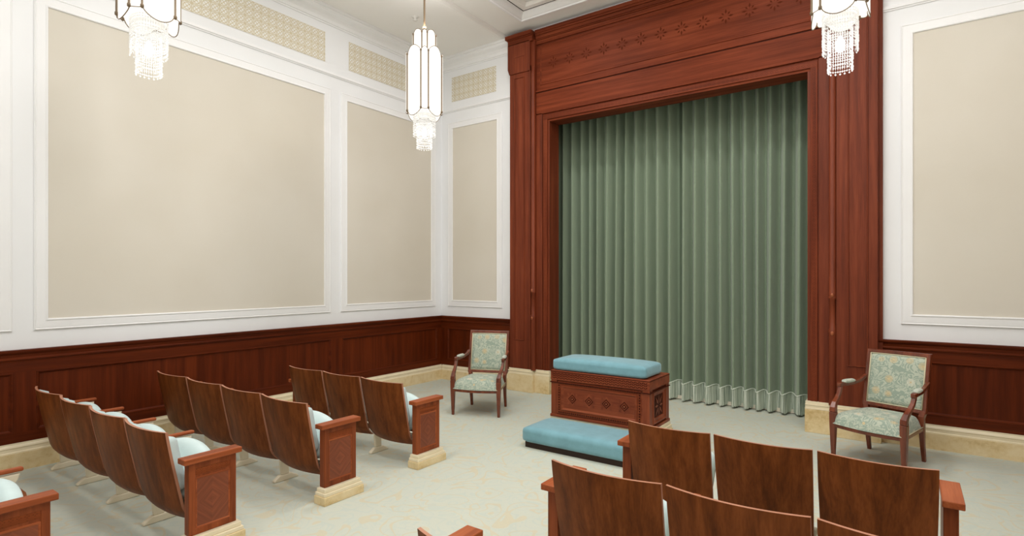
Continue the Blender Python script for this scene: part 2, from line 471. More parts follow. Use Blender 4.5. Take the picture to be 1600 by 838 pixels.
# wainscot: backing, stiles and rails, sunk panels with a bead, cap
WZ0, WZ1 = .22, 1.03
cap = [(0,.925),(.03,.925),(.034,.94),(.046,.945),(.046,.955),(.036,.965),(.04,.99),(.056,1.005),(.06,1.015),(.06,1.03),(0,1.03)]
def wainscot(name, fn, a, b, panels, m_up, m_along):
    """fn(u, v, h); panels = list of (u0, u1)"""
    root = MB()
    def slab(u0, u1, v0, v1, h0, h1, mb):
        p = [fn(u0,v0,h0),fn(u1,v0,h0),fn(u1,v1,h0),fn(u0,v1,h0),fn(u0,v0,h1),fn(u1,v0,h1),fn(u1,v1,h1),fn(u0,v1,h1)]
        mb.add(p, [(3,2,1,0),(4,5,6,7),(0,1,5,4),(1,2,6,5),(2,3,7,6),(3,0,4,7)])
    slab(a, b, WZ0, .93, 0, .016, root)
    r = struct(root.build(name, m_up))
    st = MB(); us = [a] + [x for p in panels for x in p] + [b]
    for i in range(0, len(us), 2): slab(us[i], us[i+1], .32, .836, .016, .030, st)
    struct(st.build('stile', m_up, r))
    ra = MB(); slab(a, b, WZ0, .32, .016, .030, ra); slab(a, b, .836, .93, .016, .030, ra)
    struct(ra.build('rail', m_along, r))
    bd = MB()
    for u0, u1 in panels:
        bd.ring(u0, u1, .32, .836, [(0,.030),(.004,.035),(.012,.034),(.02,.022),(.026,.0165)], fn)
    struct(bd.build('panel_bead', m_along, r))
    cp = MB().prism(cap, lambda p, q, s: fn(s, q, p), a, b)
    struct(cp.build('cap_rail', m_along, r))
    return r
LP = [(-8.1,-5.36), (-5.205,-2.16), (-1.98,-.13)]
wainscot('trim_4', lambda u, v, h: (h, u, v), YB, 0, LP, M['wains'], M['wains_y'])
wainscot('trim_5', lambda u, v, h: (u, -h, v), 0, C-2.26, [(.16, 1.36)], M['wains'], M['wains_x'])
wainscot('trim_6', lambda u, v, h: (u, -h, v), C+2.26, W, [(6.2, W-.16)], M['wains'], M['wains_x'])
wainscot('trim_7', lambda u, v, h: (W-h, u, v), YB, 0, LP, M['wains'], M['wains_y'])

# stone base with a moulded lip
sp = [(0,0),(.056,0),(.056,.150),(0,.150)]
lip = [(0,.150),(.050,.150),(.050,.160),(.042,.166),(.042,.192),(.048,.198),(.044,.210),(.036,.222),(.036,.235),(0,.235)]
def base(name, fn, a, b):
    r = struct(MB().prism(sp, lambda p, q, s: fn(s, q, p), a, b).build(name, M['stone']))
    struct(MB().prism(lip, lambda p, q, s: fn(s, q, p), a, b).build('base_lip', M['stone_lip'], r))
base('baseboard_left', lambda u, v, h: (h, u, v), YB, 0)
base('baseboard_back', lambda u, v, h: (u, -h, v), .056, C-2.26)
base('baseboard_back', lambda u, v, h: (u, -h, v), C+2.26, W-.056)
base('baseboard_right', lambda u, v, h: (W-h, u, v), YB, 0)

# ------------------------------------------------------------------ proscenium surround
pro = thing('proscenium_surround', 'carved mahogany surround framing the green stage curtain', 'stage surround', (C, 0, 0))
pro['kind'] = 'structure'
del pro['category']
FY = -.05                    # face of the surround
for s in (-1, 1):
    X = lambda a: s*a
    def bx(mb, a, b, *r, **k):
        x0, x1 = sorted((s*a, s*b)); return mb.box(x0, x1, *r, **k)
    plinth_top = .32
    mb = MB(); bx(mb, 1.855, 2.29, -.135, 0, 0, .25); bx(mb, 1.605, 1.855, -.085, .22, 0, .25)
    pl = mb.build('stone_plinth', M['stone'], pro, bevel=.004)
    mb = MB()
    for d, z0, z1 in ((.0,.25,.262),(.01,.262,.29),(.004,.29,.30),(.016,.30,.33)):
        bx(mb, 1.855+d*.4, 2.29-d, -.135+d, 0, z0, z1); bx(mb, 1.605+d*.3, 1.855+d*.4, -.085+d, .2, z0, z1)
    mb.build('plinth_lip', M['stone_lip'], pl, bevel=.002)
    # pilaster
    mb = MB(); bx(mb, 1.90, 2.26, -.116, .0, plinth_top, 4.70); bx(mb, 2.24, 2.30, -.05, 0, plinth_top, 5.19)
    # wider head block with a chamfer below
    ch = [(1.90,4.62),(2.26,4.62),(2.29,4.70),(2.29,5.06),(1.90,5.06)]
    mb.prism([(s*a, b) for a, b in ch], lambda p, q, t: (p, t, q), -.132, 0)
    pil = mb.build('pilaster', M['wood_z'], pro, bevel=.003)
    mb = MB()
    u0, u1 = sorted((s*2.00, s*2.18))
    mb.ring(u0, u1, .74, 4.56, [(0,.0),(.004,.010),(.010,.010),(.014,.0)], lambda u, v, h: (u, -.116-h, v))
    mb.build('sunk_panel_bead', M['wood_z'], pil)
    mb = MB()
    mb.ring(u0, u1, 4.62, 4.86, [(0,.0),(.003,.004),(.007,.004),(.010,.0)], lambda u, v, h: (u, -.132-h, v))
    mb.build('head_panel_bead', M['wood_z'], pil)
    mb = MB()
    for d, z0, z1 in ((.0,5.04,5.12),(.012,5.12,5.135),(.03,5.135,5.19)):
        bx(mb, 1.86, 2.29+d, -.132-d, 0, z0, z1)
    mb.build('pilaster_capital', M['wood_x'], pil, bevel=.006)
    # slender engaged column at the inner corner of the pilaster
    mb = MB().lathe([(.001,4.70),(.010,4.66),(.034,4.58),(.034,1.46),(.040,1.45),(.040,1.43),(.030,1.42),(.030,1.12),(.040,1.11),(.036,1.06),(.036,.32)], 16, (s*1.865, -.092))
    bx(mb, 1.84, 1.90, -.09, 0, plinth_top, 5.06)
    mb.build('engaged_column', M['wood_z'], pro)
    for z in (1.47, 1.075):
        MB().lathe([(.001,z-.03),(.012,z-.022),(.016,z),(.012,z+.012),(.001,z+.02)], 10, (s*1.865, -.128)).build('collar_highlight', M['inlay_and_glint'], pro)  # pale blobs painting the highlights on the turned collars
    # side leg of the frame and the reveal
    mb = MB(); bx(mb, 1.625, 1.84, FY+.012, .22, plinth_top, OT)
    bx(mb, 1.735, 1.842, FY-.006, FY+.02, plinth_top, 3.98)
    leg = mb.build('frame_leg', M['wood_z'], pro, bevel=.003)
    mb = MB(); bx(mb, 1.655, 1.722, FY-.004, FY+.02, plinth_top, OT+.03)
    mb.build('inlaid_border', M['inlaid_arch_z'], leg, bevel=.002)
# lintel
lin = MB().box(-1.84, 1.84, FY+.012, .22, OT, 5.19).build('lintel', M['wood_x'], pro)
MB().box(-1.722, 1.722, FY-.004, FY+.02, OT+.03, OT+.10).build('inlaid_border', M['inlaid_arch'], lin, bevel=.002)
mb = MB().box(-1.84, 1.84, FY-.006, FY+.02, 3.995, 4.29)
mb.box(-1.74, 1.74, FY-.012, FY+.02, 3.985, 4.00).box(-1.84, 1.84, FY-.016, FY+.02, 4.305, 4.325)
mb.build('architrave_band', M['wood_x'], lin, bevel=.003)
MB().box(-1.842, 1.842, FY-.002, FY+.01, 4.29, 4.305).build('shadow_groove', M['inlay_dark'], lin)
mb = MB().ring(-1.78, 1.78, 4.40, 4.965, [(0,.0),(.004,.008),(.012,.008),(.02,.0)], lambda u, v, h: (u, FY+.012-h, v))
mb.build('frieze_bead', M['wood_x'], lin)
mb = MB()
for k in range(13):          # eight pointed stars let into the frieze
    cx = -1.56 + 3.12*k/12
    for q in range(8):
        a = q*PI/4; r0, r1 = .028, .088 if q % 2 == 0 else .070
        pts = [(0.018*0, 0)]
        def P(r, an): return (cx + r*math.cos(an), FY+.0085, 4.69 + r*math.sin(an))
        mb.add([P(r0, a), P((r0+r1)/2, a-.2), P(r1, a), P((r0+r1)/2, a+.2)], [(0,1,2,3)])
mb.build('star_inlay', M['inlay_mid'], lin, weld=False)
mb = MB()
for d, z0, z1 in ((.012,4.99,5.01),(.004,5.01,5.05),(.016,5.05,5.065),(.026,5.065,5.11),(.04,5.11,5.14),(.048,5.14,5.19)):
    mb.box(-1.84, 1.84, FY-d, .0, z0, z1)
mb.build('crowning_cornice', M['wood_x'], lin, bevel=.006)

# ------------------------------------------------------------------ curtains
def drape(name, label, x0, x1, seed, lead):
    rnd = random.Random(seed)
    root = thing(name, label, 'curtain', ((x0+x1)/2, .62, 0))
    ox = (x0+x1)/2
    # pleat centres with small irregularities
    xs = [x0]
    while xs[-1] < x1-.08: xs.append(min(x1, xs[-1] + .148*rnd.uniform(.82, 1.2)))
    amps = [rnd.uniform(.75, 1.2) for _ in xs]
    skew = [rnd.uniform(-.018, .018) for _ in xs]
    def y_at(x, v):
        for i in range(len(xs)-1):
            if x <= xs[i+1] or i == len(xs)-2:
                u = (x-xs[i])/(xs[i+1]-xs[i])
                break
        w = math.sin(2*PI*u - PI/2)
        w = math.copysign(abs(w)**.85, w)
        xe = x1 if lead > 0 else x0
        return -.090*w*(.55+.45*amps[i])*(0.72+.28*v) + .010*math.sin(9*x) + .14*math.exp(-((x-xe)/.022)**2)
    n = int((x1-x0)/.0055)
    def pt(u, zz, v, dy=0):
        x = x0 + (x1-x0)*u
        return (x - ox + .08*u*(1-u)*math.sin(5*x+seed)*(v-.5), y_at(x, v)+dy, zz)
    MB().grid(lambda u, v: pt(u, 4.30 + (.245-4.30)*v, v), n, 14).build('drape_cloth', M['curtain'], root)
    rj = [rnd.uniform(0, 1) for _ in range(2*n+2)]
    def fr(u, v):
        i = int(u*2*n); p = pt(u, .25-(.235-.018*rj[i])*v, 1, -.006 + .007*math.sin(i*1.1)*v)
        return p
    MB().grid(fr, 2*n, 4).build('bullion_fringe', M['fringe'], root)
    br = [Vector(pt(k/(n//2), .252 + .010*math.cos(2*PI*(k/(n//2))*(x1-x0)/.148), 1, -.008)) for k in range(n//2+1)]
    MB().tube(br, .0065, 6, side=Vector((0,0,1))).build('braid', M['braid'], root)
    MB().grid(lambda u, v: (pt(u, .055-.048*v, 1)[0], .075+.01*math.sin(u*40), .055-.048*v), 60, 1).build('lining_hem', M['lining'], root)
    return root
drape('stage_curtain', 'sage green pleated stage curtain half with tasselled hem, rising behind the blue-topped altar', C-2.10, C+.012, 3, 1)
drape('stage_curtain', 'sage green pleated stage curtain half with tasselled hem, hanging beside the right armchair', C+.014, C+2.10, 11, -1)

# ------------------------------------------------------------------ altar and kneeler
AX, AY = 3.726, -1.50
alt = thing('altar', 'mahogany altar with diamond inlays and teal padded top before the curtain', 'altar', (AX, AY, 0))
hx, y0, y1 = .538, -.263, .26
sb = MB().box(-hx-.03, hx+.03, y0+.0, y1+.03, 0, .13).build('stone_base', M['stone'], alt, bevel=.003)
MB().box(-hx-.02, hx+.02, y0+.0, y1+.02, .13, .15).box(-hx-.024, hx+.024, y0, y1+.024, .15, .165).box(-hx-.012, hx+.012, y0, y1+.012, .165, .2).build('base_lip', M['stone_lip'], sb, bevel=.003)
mb = MB().box(-hx+.015, hx-.015, y0+.015, y1-.015, .2, .675)
mb.box(-hx, -hx+.07, y0, y0+.08, .2, .675).box(hx-.07, hx, y0, y0+.08, .2, .675).box(-hx, -hx+.07, y1-.08, y1, .2, .675).box(hx-.07, hx, y1-.08, y1, .2, .675)
body = mb.build('altar_body', M['altar_z'], alt, bevel=.003)
mb = MB().box(-hx-.004, hx+.004, y0-.004, y1+.004, .585, .683).box(-hx-.008, hx+.008, y0-.008, y1+.008, .2, .228)
mb.build('altar_rail', M['altar_x'], body, bevel=.004)
mb = MB().box(-hx-.010, hx+.010, y0-.010, y1+.010, .555, .565).box(-hx-.006, hx+.006, y0-.006, y1+.006, .668, .676)
mb.build('moulding_strip', M['inlay_dark'], body, bevel=.002)
# front panel
ff = lambda u, v, h: (u, y0+.015-h, v)
mb = MB().box(-hx+.07, hx-.07, y0+.004, y0+.02, .235, .56)
fp = mb.build('front_panel', M['altar_x'], alt)
fi = lambda u, v, h: (u, y0+.004-h, v)
MB().ring(-.455, .455, .240, .572, [(0,0),(.002,.005),(.030,.005),(.033,0)], fi).build('inlaid_border', M['inlaid_altar'], fp)
MB().ring(-.418, .418, .277, .535, [(0,.0),(.004,.010),(.014,.010),(.022,.002),(.03,.0005)], fi).build('panel_bead', M['altar_x'], fp)
mb = MB()
def chip(u, v, a, b, h=.0062, sl=0.0):
    mb.add([fi(u-a, v-b-sl, h), fi(u+a, v-b+sl, h), fi(u+a, v+b+sl, h), fi(u-a, v+b-sl, h)], [(0,1,2,3)])
for k in range(37):
    for v in (.255, .557): chip(-.441+.0245*k, v, .008, .0075)
for k in range(1, 12):
    for u in (-.441, .441): chip(u, .255+.0252*k, .0075, .008)
mb.build('inlaid_squares', M['inlay_dark'], fp, weld=False)
mb = MB()
for k in range(52):
    for q in range(3): chip(-.51+.02*k, .607+.022*q, .0085, .0048, .0092, .0065*(1 if k % 2 else -1))
mb.build('herringbone_inlay', M['inlay_dark'], body, weld=False)
for k in range(4):
    cx = -.285 + .19*k; cz = .405
    mb = MB()
    for r, h, mi in ((.074,.0015,0),(.048,.003,1),(.036,.0045,0),(.024,.006,1),(.010,.007,2)):
        mb.add([fi(cx-r, cz, h), fi(cx, cz-r, h), fi(cx+r, cz, h), fi(cx, cz+r, h)], [(0,1,2,3)], mi=mi)
    for q in range(4):
        a = PI/4 + q*PI/2
        p = lambda r, t: fi(cx+r*math.cos(t), cz+r*math.sin(t), .002)
        mb.add([p(.050, a), p(.066, a-.25), p(.084, a), p(.066, a+.25)], [(0,1,2,3)], mi=0)
    mb.build('diamond_inlay', [M['altar_z'], M['inlay_dark'], M['inlay_and_glint']], fp, weld=False)
# end panels with a sunk cross lattice
for s in (-1, 1):
    fe = lambda u, v, h: (s*(hx-.015+h), u, v)
    a, b = -.175, .175
    mb = MB().ring(a, b, .245, .565, [(0,.012),(.006,.022),(.018,.022),(.03,.012),(.05,.010),(.055,.001)], fe)
    e = mb.build('end_frame', M['altar_z'], alt)
    mb = MB().add([fe(a+.05,.295,.0015), fe(b-.05,.295,.0015), fe(b-.05,.515,.0015), fe(a+.05,.515,.0015)], [(0,1,2,3)])
    mb.build('sunk_panel', M['inlay_dark'], e)
    mb = MB()
    cz = .405
    for q in range(8):
        an = q*PI/4
        p = lambda r, t: fe(r*math.cos(t)*.95, cz + r*math.sin(t), .008)
        r1 = .105 if q % 2 == 0 else .125
        mb.add([p(.02, an), p(.06, an-.22), p(r1, an), p(.06, an+.22)], [(0,1,2,3)])
    mb.build('star_lattice', M['altar_z'], e, weld=False)
rounded_box(-.535, .495, y0+.012, y1-.075, .684, .80, .034, .022, 18).build('top_cushion', M['teal'], alt)

kn = thing('kneeler', 'long teal velvet kneeling bench on the floor in front of the altar', 'kneeler', (AX, -2.035, 0))
MB().box(-.53, .53, -.225, .225, 0, .055).build('kneeler_plinth', M['plinth'], kn, bevel=.004)
rounded_box(-.562, .575, -.255, .252, .05, .197, .045, .010, 18).build('kneeler_cushion', M['teal'], kn)

# ------------------------------------------------------------------ armchairs
def armchair(label, loc, rz):
    r = thing('armchair', label, 'armchair', loc, rz, None)
    ch = M['chair']
    HF, HB = .285, .225
    def post(path, sz, mb=None):
        """square-section member along a path"""
        mb = mb or MB(); rings = []
        P = [Vector(p) for p in path]
        for i, p in enumerate(P):
            w = sz[i] if isinstance(sz, (list, tuple)) else sz
            t = (P[min(i+1, len(P)-1)] - P[max(i-1, 0)]).normalized()
            a = Vector((1,0,0)) - t*t.x; a.normalize(); b = t.cross(a)
            rings.append([p + a*w*sx + b*w*sy for sx, sy in ((-.5,-.5),(.5,-.5),(.5,.5),(-.5,.5))])
        return mb.sweep(rings, False)
    for s in (-1, 1):
        post([(s*HF,-.268,0),(s*HF,-.27,.12),(s*HF,-.27,.33),(s*HF,-.27,.42)], [.030,.038,.052,.054]).build('leg', ch, r, bevel=.005)
    for s in (-1, 1):
        post([(s*(HB-.0),.285,0),(s*HB,.255,.15),(s*HB,.235,.34),(s*HB,.232,.42)], [.030,.036,.044,.044]).build('leg', ch, r, bevel=.005)
    # seat rail, bowed in front
    N = 14
    out = [(-HF-.005+ (2*HF+.01)*k/N, -.285-.045*math.sin(PI*k/N)) for k in range(N+1)]
    ring = out + [(HB+.015, .25), (-HB-.015, .25)]
    MB().prism(ring, lambda p, q, t: (p, q, t), .284, .318).build('seat_rail', ch, r, bevel=.006)
    # seat cushion, domed
    def seat(u, v):
        w = (HF+.012)*(1-v) + (HB+.0)*v
        x = (2*u-1)*w
        y = -.292 - .045*math.sin(PI*u)*(1-v) + (.235+.29)*v
        e = (1-abs(2*u-1)**5)*(1-abs(2*v-1)**5)
        return (x, y, .318 + .064*min(1, max(0,e)*3)**.5 + .062*max(0,e)**.8)
    mb = MB().grid(seat, 28, 24)
    s_ = mb.build('seat_cushion', M['brocade'], r)
    pp = [Vector((x*.995, y+.003, .320)) for x, y in out] + [Vector((HB+.012,.235,.320))]
    pp = [Vector((-HB-.012,.235,.320))] + pp
    MB().tube(pp, .005, 6, side=Vector((0,0,1))).build('piping', M['piping'], s_)
    # back frame and upholstery, leaning
    zb, zt = .435, .962
    ty = lambda z: .235 + (z-.42)*.20
    fb = lambda u, v, h: (u, ty(v)-h, v)
    W2 = .262
    mb = MB()
    pr = [(0,-.02),(0,.016),(.004,.020),(.026,.020),(.032,.012),(.032,-.02),(0,-.02)]
    mb.ring(-W2, W2, zb, zt, pr, fb)
    bf = mb.build('back_frame', ch, r, bevel=.002)
    post([(-HB,.232,.40),(-HB-.012,ty(.46),.46)], .044).add([],[]).build('back_post', ch, bf, bevel=.004)
    post([(HB,.232,.40),(HB+.012,ty(.46),.46)], .044).build('back_post', ch, bf, bevel=.004)
    def bk(u, v):
        x = (2*u-1)*(W2-.034); z = zb+.034+(zt-zb-.068)*v
        e = (1-abs(2*u-1)**6)*(1-abs(2*v-1)**6)
        return fb(x, z, .006+.028*e**.5)
    mb = MB().grid(bk, 20, 20)
    mb.add([fb(-W2+.034,zb+.034,-.016), fb(W2-.034,zb+.034,-.016), fb(W2-.034,zt-.034,-.016), fb(-W2+.034,zt-.034,-.016)], [(0,1,2,3)])
    up = mb.build('back_upholstery', M['brocade'], r)
    loop = [(-W2+.036,zb+.036),(W2-.036,zb+.036),(W2-.036,zt-.036),(-W2+.036,zt-.036),(-W2+.036,zb+.036)]
    mb = MB()
    for i in range(4):
        (a0, b0), (a1, b1) = loop[i], loop[i+1]
        mb.tube([fb(a0, b0, .014), fb(a1, b1, .014)], .0055, 6, side=Vector((0,1,.1)))
    mb.build('piping', M['piping'], up)
    # arms: S-shaped support rising from the front leg, arm rail, pad
    for s in (-1, 1):
        S = [(s*HF,-.270,.42),(s*HF,-.268,.455),(s*(HF+.004),-.240,.495),(s*(HF+.008),-.185,.535),(s*(HF+.012),-.138,.58),(s*(HF+.014),-.118,.625),(s*(HF+.014),-.118,.652)]
        a_ = post(S, [.054,.050,.042,.036,.034,.034,.036]).build('arm', ch, r, bevel=.006)
        A = [(s*(HF+.014),-.145,.650),(s*(HF+.014),-.11,.655),(s*(HF+.004),-.06,.652),(s*(HF-.010),.08,.655),(s*(HF-.024),.19,.672),(s*(W2-.006),ty(.70)-.01,.705)]
        rings_w = [.036,.040,.036,.034,.032,.036]
        post(A, rings_w).build('arm_rail', ch, a_, bevel=.007)
        D = [(s*(HF+.008),-.085,.672),(s*(HF+.005),-.062,.676),(s*(HF+.0),-.02,.676),(s*(HF-.010),.06,.676),(s*(HF-.016),.095,.674)]
        MB().tube(D, [.010,.024,.027,.024,.010], 12, flat=(1,.75)).build('arm_pad', M['armpad'], a_)
    return r
armchair('brocade armchair standing alone in the corner beside the left pilaster, back against wainscot', (1.945,-1.362,0), math.radians(21.6))
armchair('brocade armchair standing by the right pilaster under the white wall panel', (6.04,-.733,0), math.radians(-21.1))

# ------------------------------------------------------------------ theatre seats
def seat_proto(pitch, arm=True):
    """origin: floor, centre of the seat, under the top edge of the shell; +y towards the stage"""
    r = thing('theatre_seat', '', 'theatre seat')
    w = (pitch-.022)/2; sag = .050; T = .016
    def prof(v):             # v 0 top .. 1 bottom : (y, z)
        z = .735 - .57*v
        y = .118*(v**1.15)
        if v > .82: y += .05*((v-.82)/.18)**2
        return y, z
    def face(u, v, off):
        x = (2*u-1)
        y, z = prof(v)
        ww = w*(1-.035*v*v)
        rise = .0
        return (x*ww, y - sag*(1-x*x) + off, z - .0*x)
    nu, nv = 18, 18
    mb = MB()
    outer = lambda u, v: face(u, v, 0); inner = lambda u, v: face(u, v, T)
    mb.grid(outer, nu, nv); mb.grid(inner, nu, nv)
    for k in range(nu):
        a, b = k/nu, (k+1)/nu
        mb.add([outer(a,0), outer(b,0), inner(b,0), inner(a,0)], [(0,1,2,3)], False, 1)
        mb.add([outer(a,1), outer(b,1), inner(b,1), inner(a,1)], [(0,1,2,3)], False, 0)
    for k in range(nv):
        a, b = k/nv, (k+1)/nv
        for u in (0, 1): mb.add([outer(u,a), outer(u,b), inner(u,b), inner(u,a)], [(0,1,2,3)], False, 1)
    mb.build('back_shell', [M['shell'], M['shell_edge']], r, weld=False)
    # padded inner back
    def cush(u, v):
        x = 2*u-1; vv = .05 + .62*v
        y, z = prof(vv)
        e = min(1, (1-abs(x)**8)*(1-abs(2*v-1)**8)*2.2)
        return (x*(w-.012), y - sag*(1-x*x) + T + .004 + .062*e**.5, z)
    mb = MB().grid(cush, 22, 18)
    mb.build('back_cushion', M['ice'], r)
    # tipped-up seat pan: cushion and wooden underside
    ang = math.radians(57); wy, wz = .165, .27
    pw = w - .035
    def loc(a, b): return (wy + a*math.cos(ang) - b*math.sin(ang), wz + a*math.sin(ang) + b*math.cos(ang))
    L = .335
    rb = rounded_box(-pw, pw, 0, L, 0, .085, .035, .022, 14)
    rb.v = [(x, *loc(y - 0.055*(x/pw)**2*max(0, y/L), z)) for x, y, z in rb.v]
    pan = rb.build('seat_cushion', M['ice'], r)
    mb = MB().prism([(-pw+.01,.01),(pw-.01,.01),(pw-.01,L-.08),(pw*.7,L-.045),(pw*.3,L-.02),(-pw*.3,L-.02),(-pw*.7,L-.045),(-pw+.01,L-.08)], lambda p, q, t: (p, q, t), -.022, .004)
    mb.v = [(x, *loc(y, z)) for x, y, z in mb.v]
    mb.build('seat_underside', M['shell'], pan, bevel=.006)
    # support bar under the pan
    MB().box(-pitch/2+.01, pitch/2-.01, .155, .195, .215, .255).build('support_bar', M['cream_metal'], r, bevel=.005)
    x = -pitch/2 + (.021 if arm else .045)
    if True:
        mb = MB()
        pr = [(.13,.535),(.13,.30),(.15,.22),(.165,.05),(.235,.05),(.225,.22),(.30,.34),(.40,.50),(.41,.535)]
        mb.prism(pr, lambda p, q, t: (t, p, q), x-.014, x+.014)
        st = mb.build('standard', M['cream_metal'], r, bevel=.006)
        mb = MB().prism([(.10,0),(.10,.016),(.15,.05),(.25,.05),(.31,.018),(.32,0)], lambda p, q, t: (t, p, q), x-.020, x+.020)
        mb.build('foot', M['cream_metal'], st, bevel=.008)
        if arm: mb = MB().box(x-.020, x+.020, .12, .425, .545, .568)
        if arm: mb.build('armrest', M['panel_y'], r, bevel=.008)
    return r
def end_panel(side):
    """origin: floor, inner face of the panel; +x (side=1) is the outer face"""
    r = thing('row_end_panel', '', 'row end panel')
    s = side
    def bx(mb, a, b, *q):
        x0, x1 = sorted((s*a, s*b)); return mb.box(x0, x1, *q)
    sb = bx(MB(), -.012, .112, .052, .408, 0, .06).build('stone_base', M['stone'], r, bevel=.003)
    mb = bx(MB(), -.010, .104, .060, .400, .06, .085); bx(mb, -.006, .092, .070, .392, .085, .112)
    mb.build('base_lip', M['stone_lip'], sb, bevel=.004)
    body = bx(MB(), 0, .054, .092, .375, .112, .545).build('panel_body', M['panel_z'], r, bevel=.003)
    fo = lambda u, v, h: (s*(.054+h), u, v)
    mb = MB()
    mb.ring(.092, .375, .112, .545, [(0,0),(.002,.006),(.036,.006),(.040,.001),(.041,0)], fo)
    mb.build('panel_frame', M['panel_z'], r)
    mb = MB().add([fo(.13,.15,.001), fo(.337,.15,.001), fo(.337,.452,.001), fo(.13,.452,.001)], [(0,1,2,3)])
    mb.build('veneer_panel', M['chevron'], r)
    mb = MB().ring(.128, .339, .148, .454, [(0,0),(.003,.005),(.008,.004),(.012,.001)], fo)
    mb.build('panel_bead', M['panel_y'], r)
    mb = MB().add([fo(.13,.468,.002), fo(.337,.468,.002), fo(.337,.508,.002), fo(.13,.508,.002)], [(0,1,2,3)])
    mb.build('inlaid_band', M['inlaid_panel'], r)
    bx(MB(), -.006, .082, .056, .402, .545, .578).build('arm_cap', M['panel_y'], r, bevel=.004)
    return r

ORD = ['first', 'second', 'third', 'fourth']
protos = {}
def row(x_left, pitch, n, y, rowname, which, where, side_name, idxs=None, first_arm=True):
    for k in (idxs if idxs is not None else range(n)):
        arm = k > 0 or first_arm
        key = (round(pitch, 4), arm)
        loc = (x_left + pitch*(k+.5), y, 0)
        label = '%s tip-up seat %s, %s' % (where[k], side_name, rowname)
        g = 'theatre seats in the ' + rowname
        if key not in protos:
            o = seat_proto(pitch, arm); protos[key] = o
            o.location = loc; o['label'] = label; o['group'] = g
        else:
            dup(protos[key], loc, 0, label, g)
YL = [-3.395, -4.33, -5.267, -6.20]
YR = [-3.42, -4.355, -5.29]
wl3 = {0: 'brown-backed wall-end', 1: 'brown-backed middle', 2: 'brown-backed aisle-end'}
wl4 = {0: 'brown-backed wall-end', 1: 'brown-backed second-from-wall', 2: 'brown-backed second-from-aisle', 3: 'brown-backed aisle-end'}
row(.99, 1.70/3, 3, YL[0], 'front row of the left block', 0, wl3, 'with pale blue padding', first_arm=False)
row(.22, 2.47/4, 4, YL[1], 'second row of the left block', 0, wl4, 'with pale blue padding')
row(.247, 2.443/4, 4, YL[2], 'third row of the left block', 0, wl4, 'with pale blue padding')
row(.247, 2.443/4, 4, YL[3], 'last row of the left block', 0, {2: 'pale blue padded second-from-aisle', 3: 'pale blue padded aisle-end'}, 'partly cut off', idxs=(2, 3))
wr3 = {0: 'brown-backed aisle-end', 1: 'brown-backed middle', 2: 'brown-backed wall-end'}
row(4.765, 1.60/3, 3, YR[0], 'front row of the right block', 0, wr3, 'seen from behind', first_arm=False)
row(4.765, .588, 3, YR[1], 'second row of the right block', 0, wr3, 'seen from behind', first_arm=False)
row(4.765, .588, 3, YR[2], 'rearmost row of the right block', 0, {0: 'barely visible brown-backed aisle-end'}, 'at bottom edge', idxs=(0,), first_arm=False)

pr = end_panel(1); pl = end_panel(-1)
nm = ['front', 'second', 'third', 'last']
for k, y in enumerate(YL):
    lab = 'mahogany aisle end panel on stone base, %s row of the left seat block' % nm[k]
    if k == 3: lab = 'mahogany aisle end panel cut off at lower left, last row of left block'
    if k == 0: pr.location = (2.712, y, 0); pr['label'] = lab; pr['group'] = 'row end panels of the left block'
    else: dup(pr, (2.712, y, 0), 0, lab, 'row end panels of the left block')
for k, y in enumerate(YR):
    lab = 'dark aisle end panel with flat wooden cap, %s row of the right seat block' % ['front', 'second', 'rearmost'][k]
    if k == 0: pl.location = (4.758, y, 0); pl['label'] = lab; pl['group'] = 'row end panels of the right block'
    else: dup(pl, (4.758, y, 0), 0, lab, 'row end panels of the right block')
dup(pr, (6.372, YR[0], 0), 0, 'wooden end panel closing the far wall end of the front right row', 'row end panels of the right block')
dup(pl, (.985, YL[0], 0), 0, 'wooden end panel at the wall end of the front left row', 'row end panels of the left block')

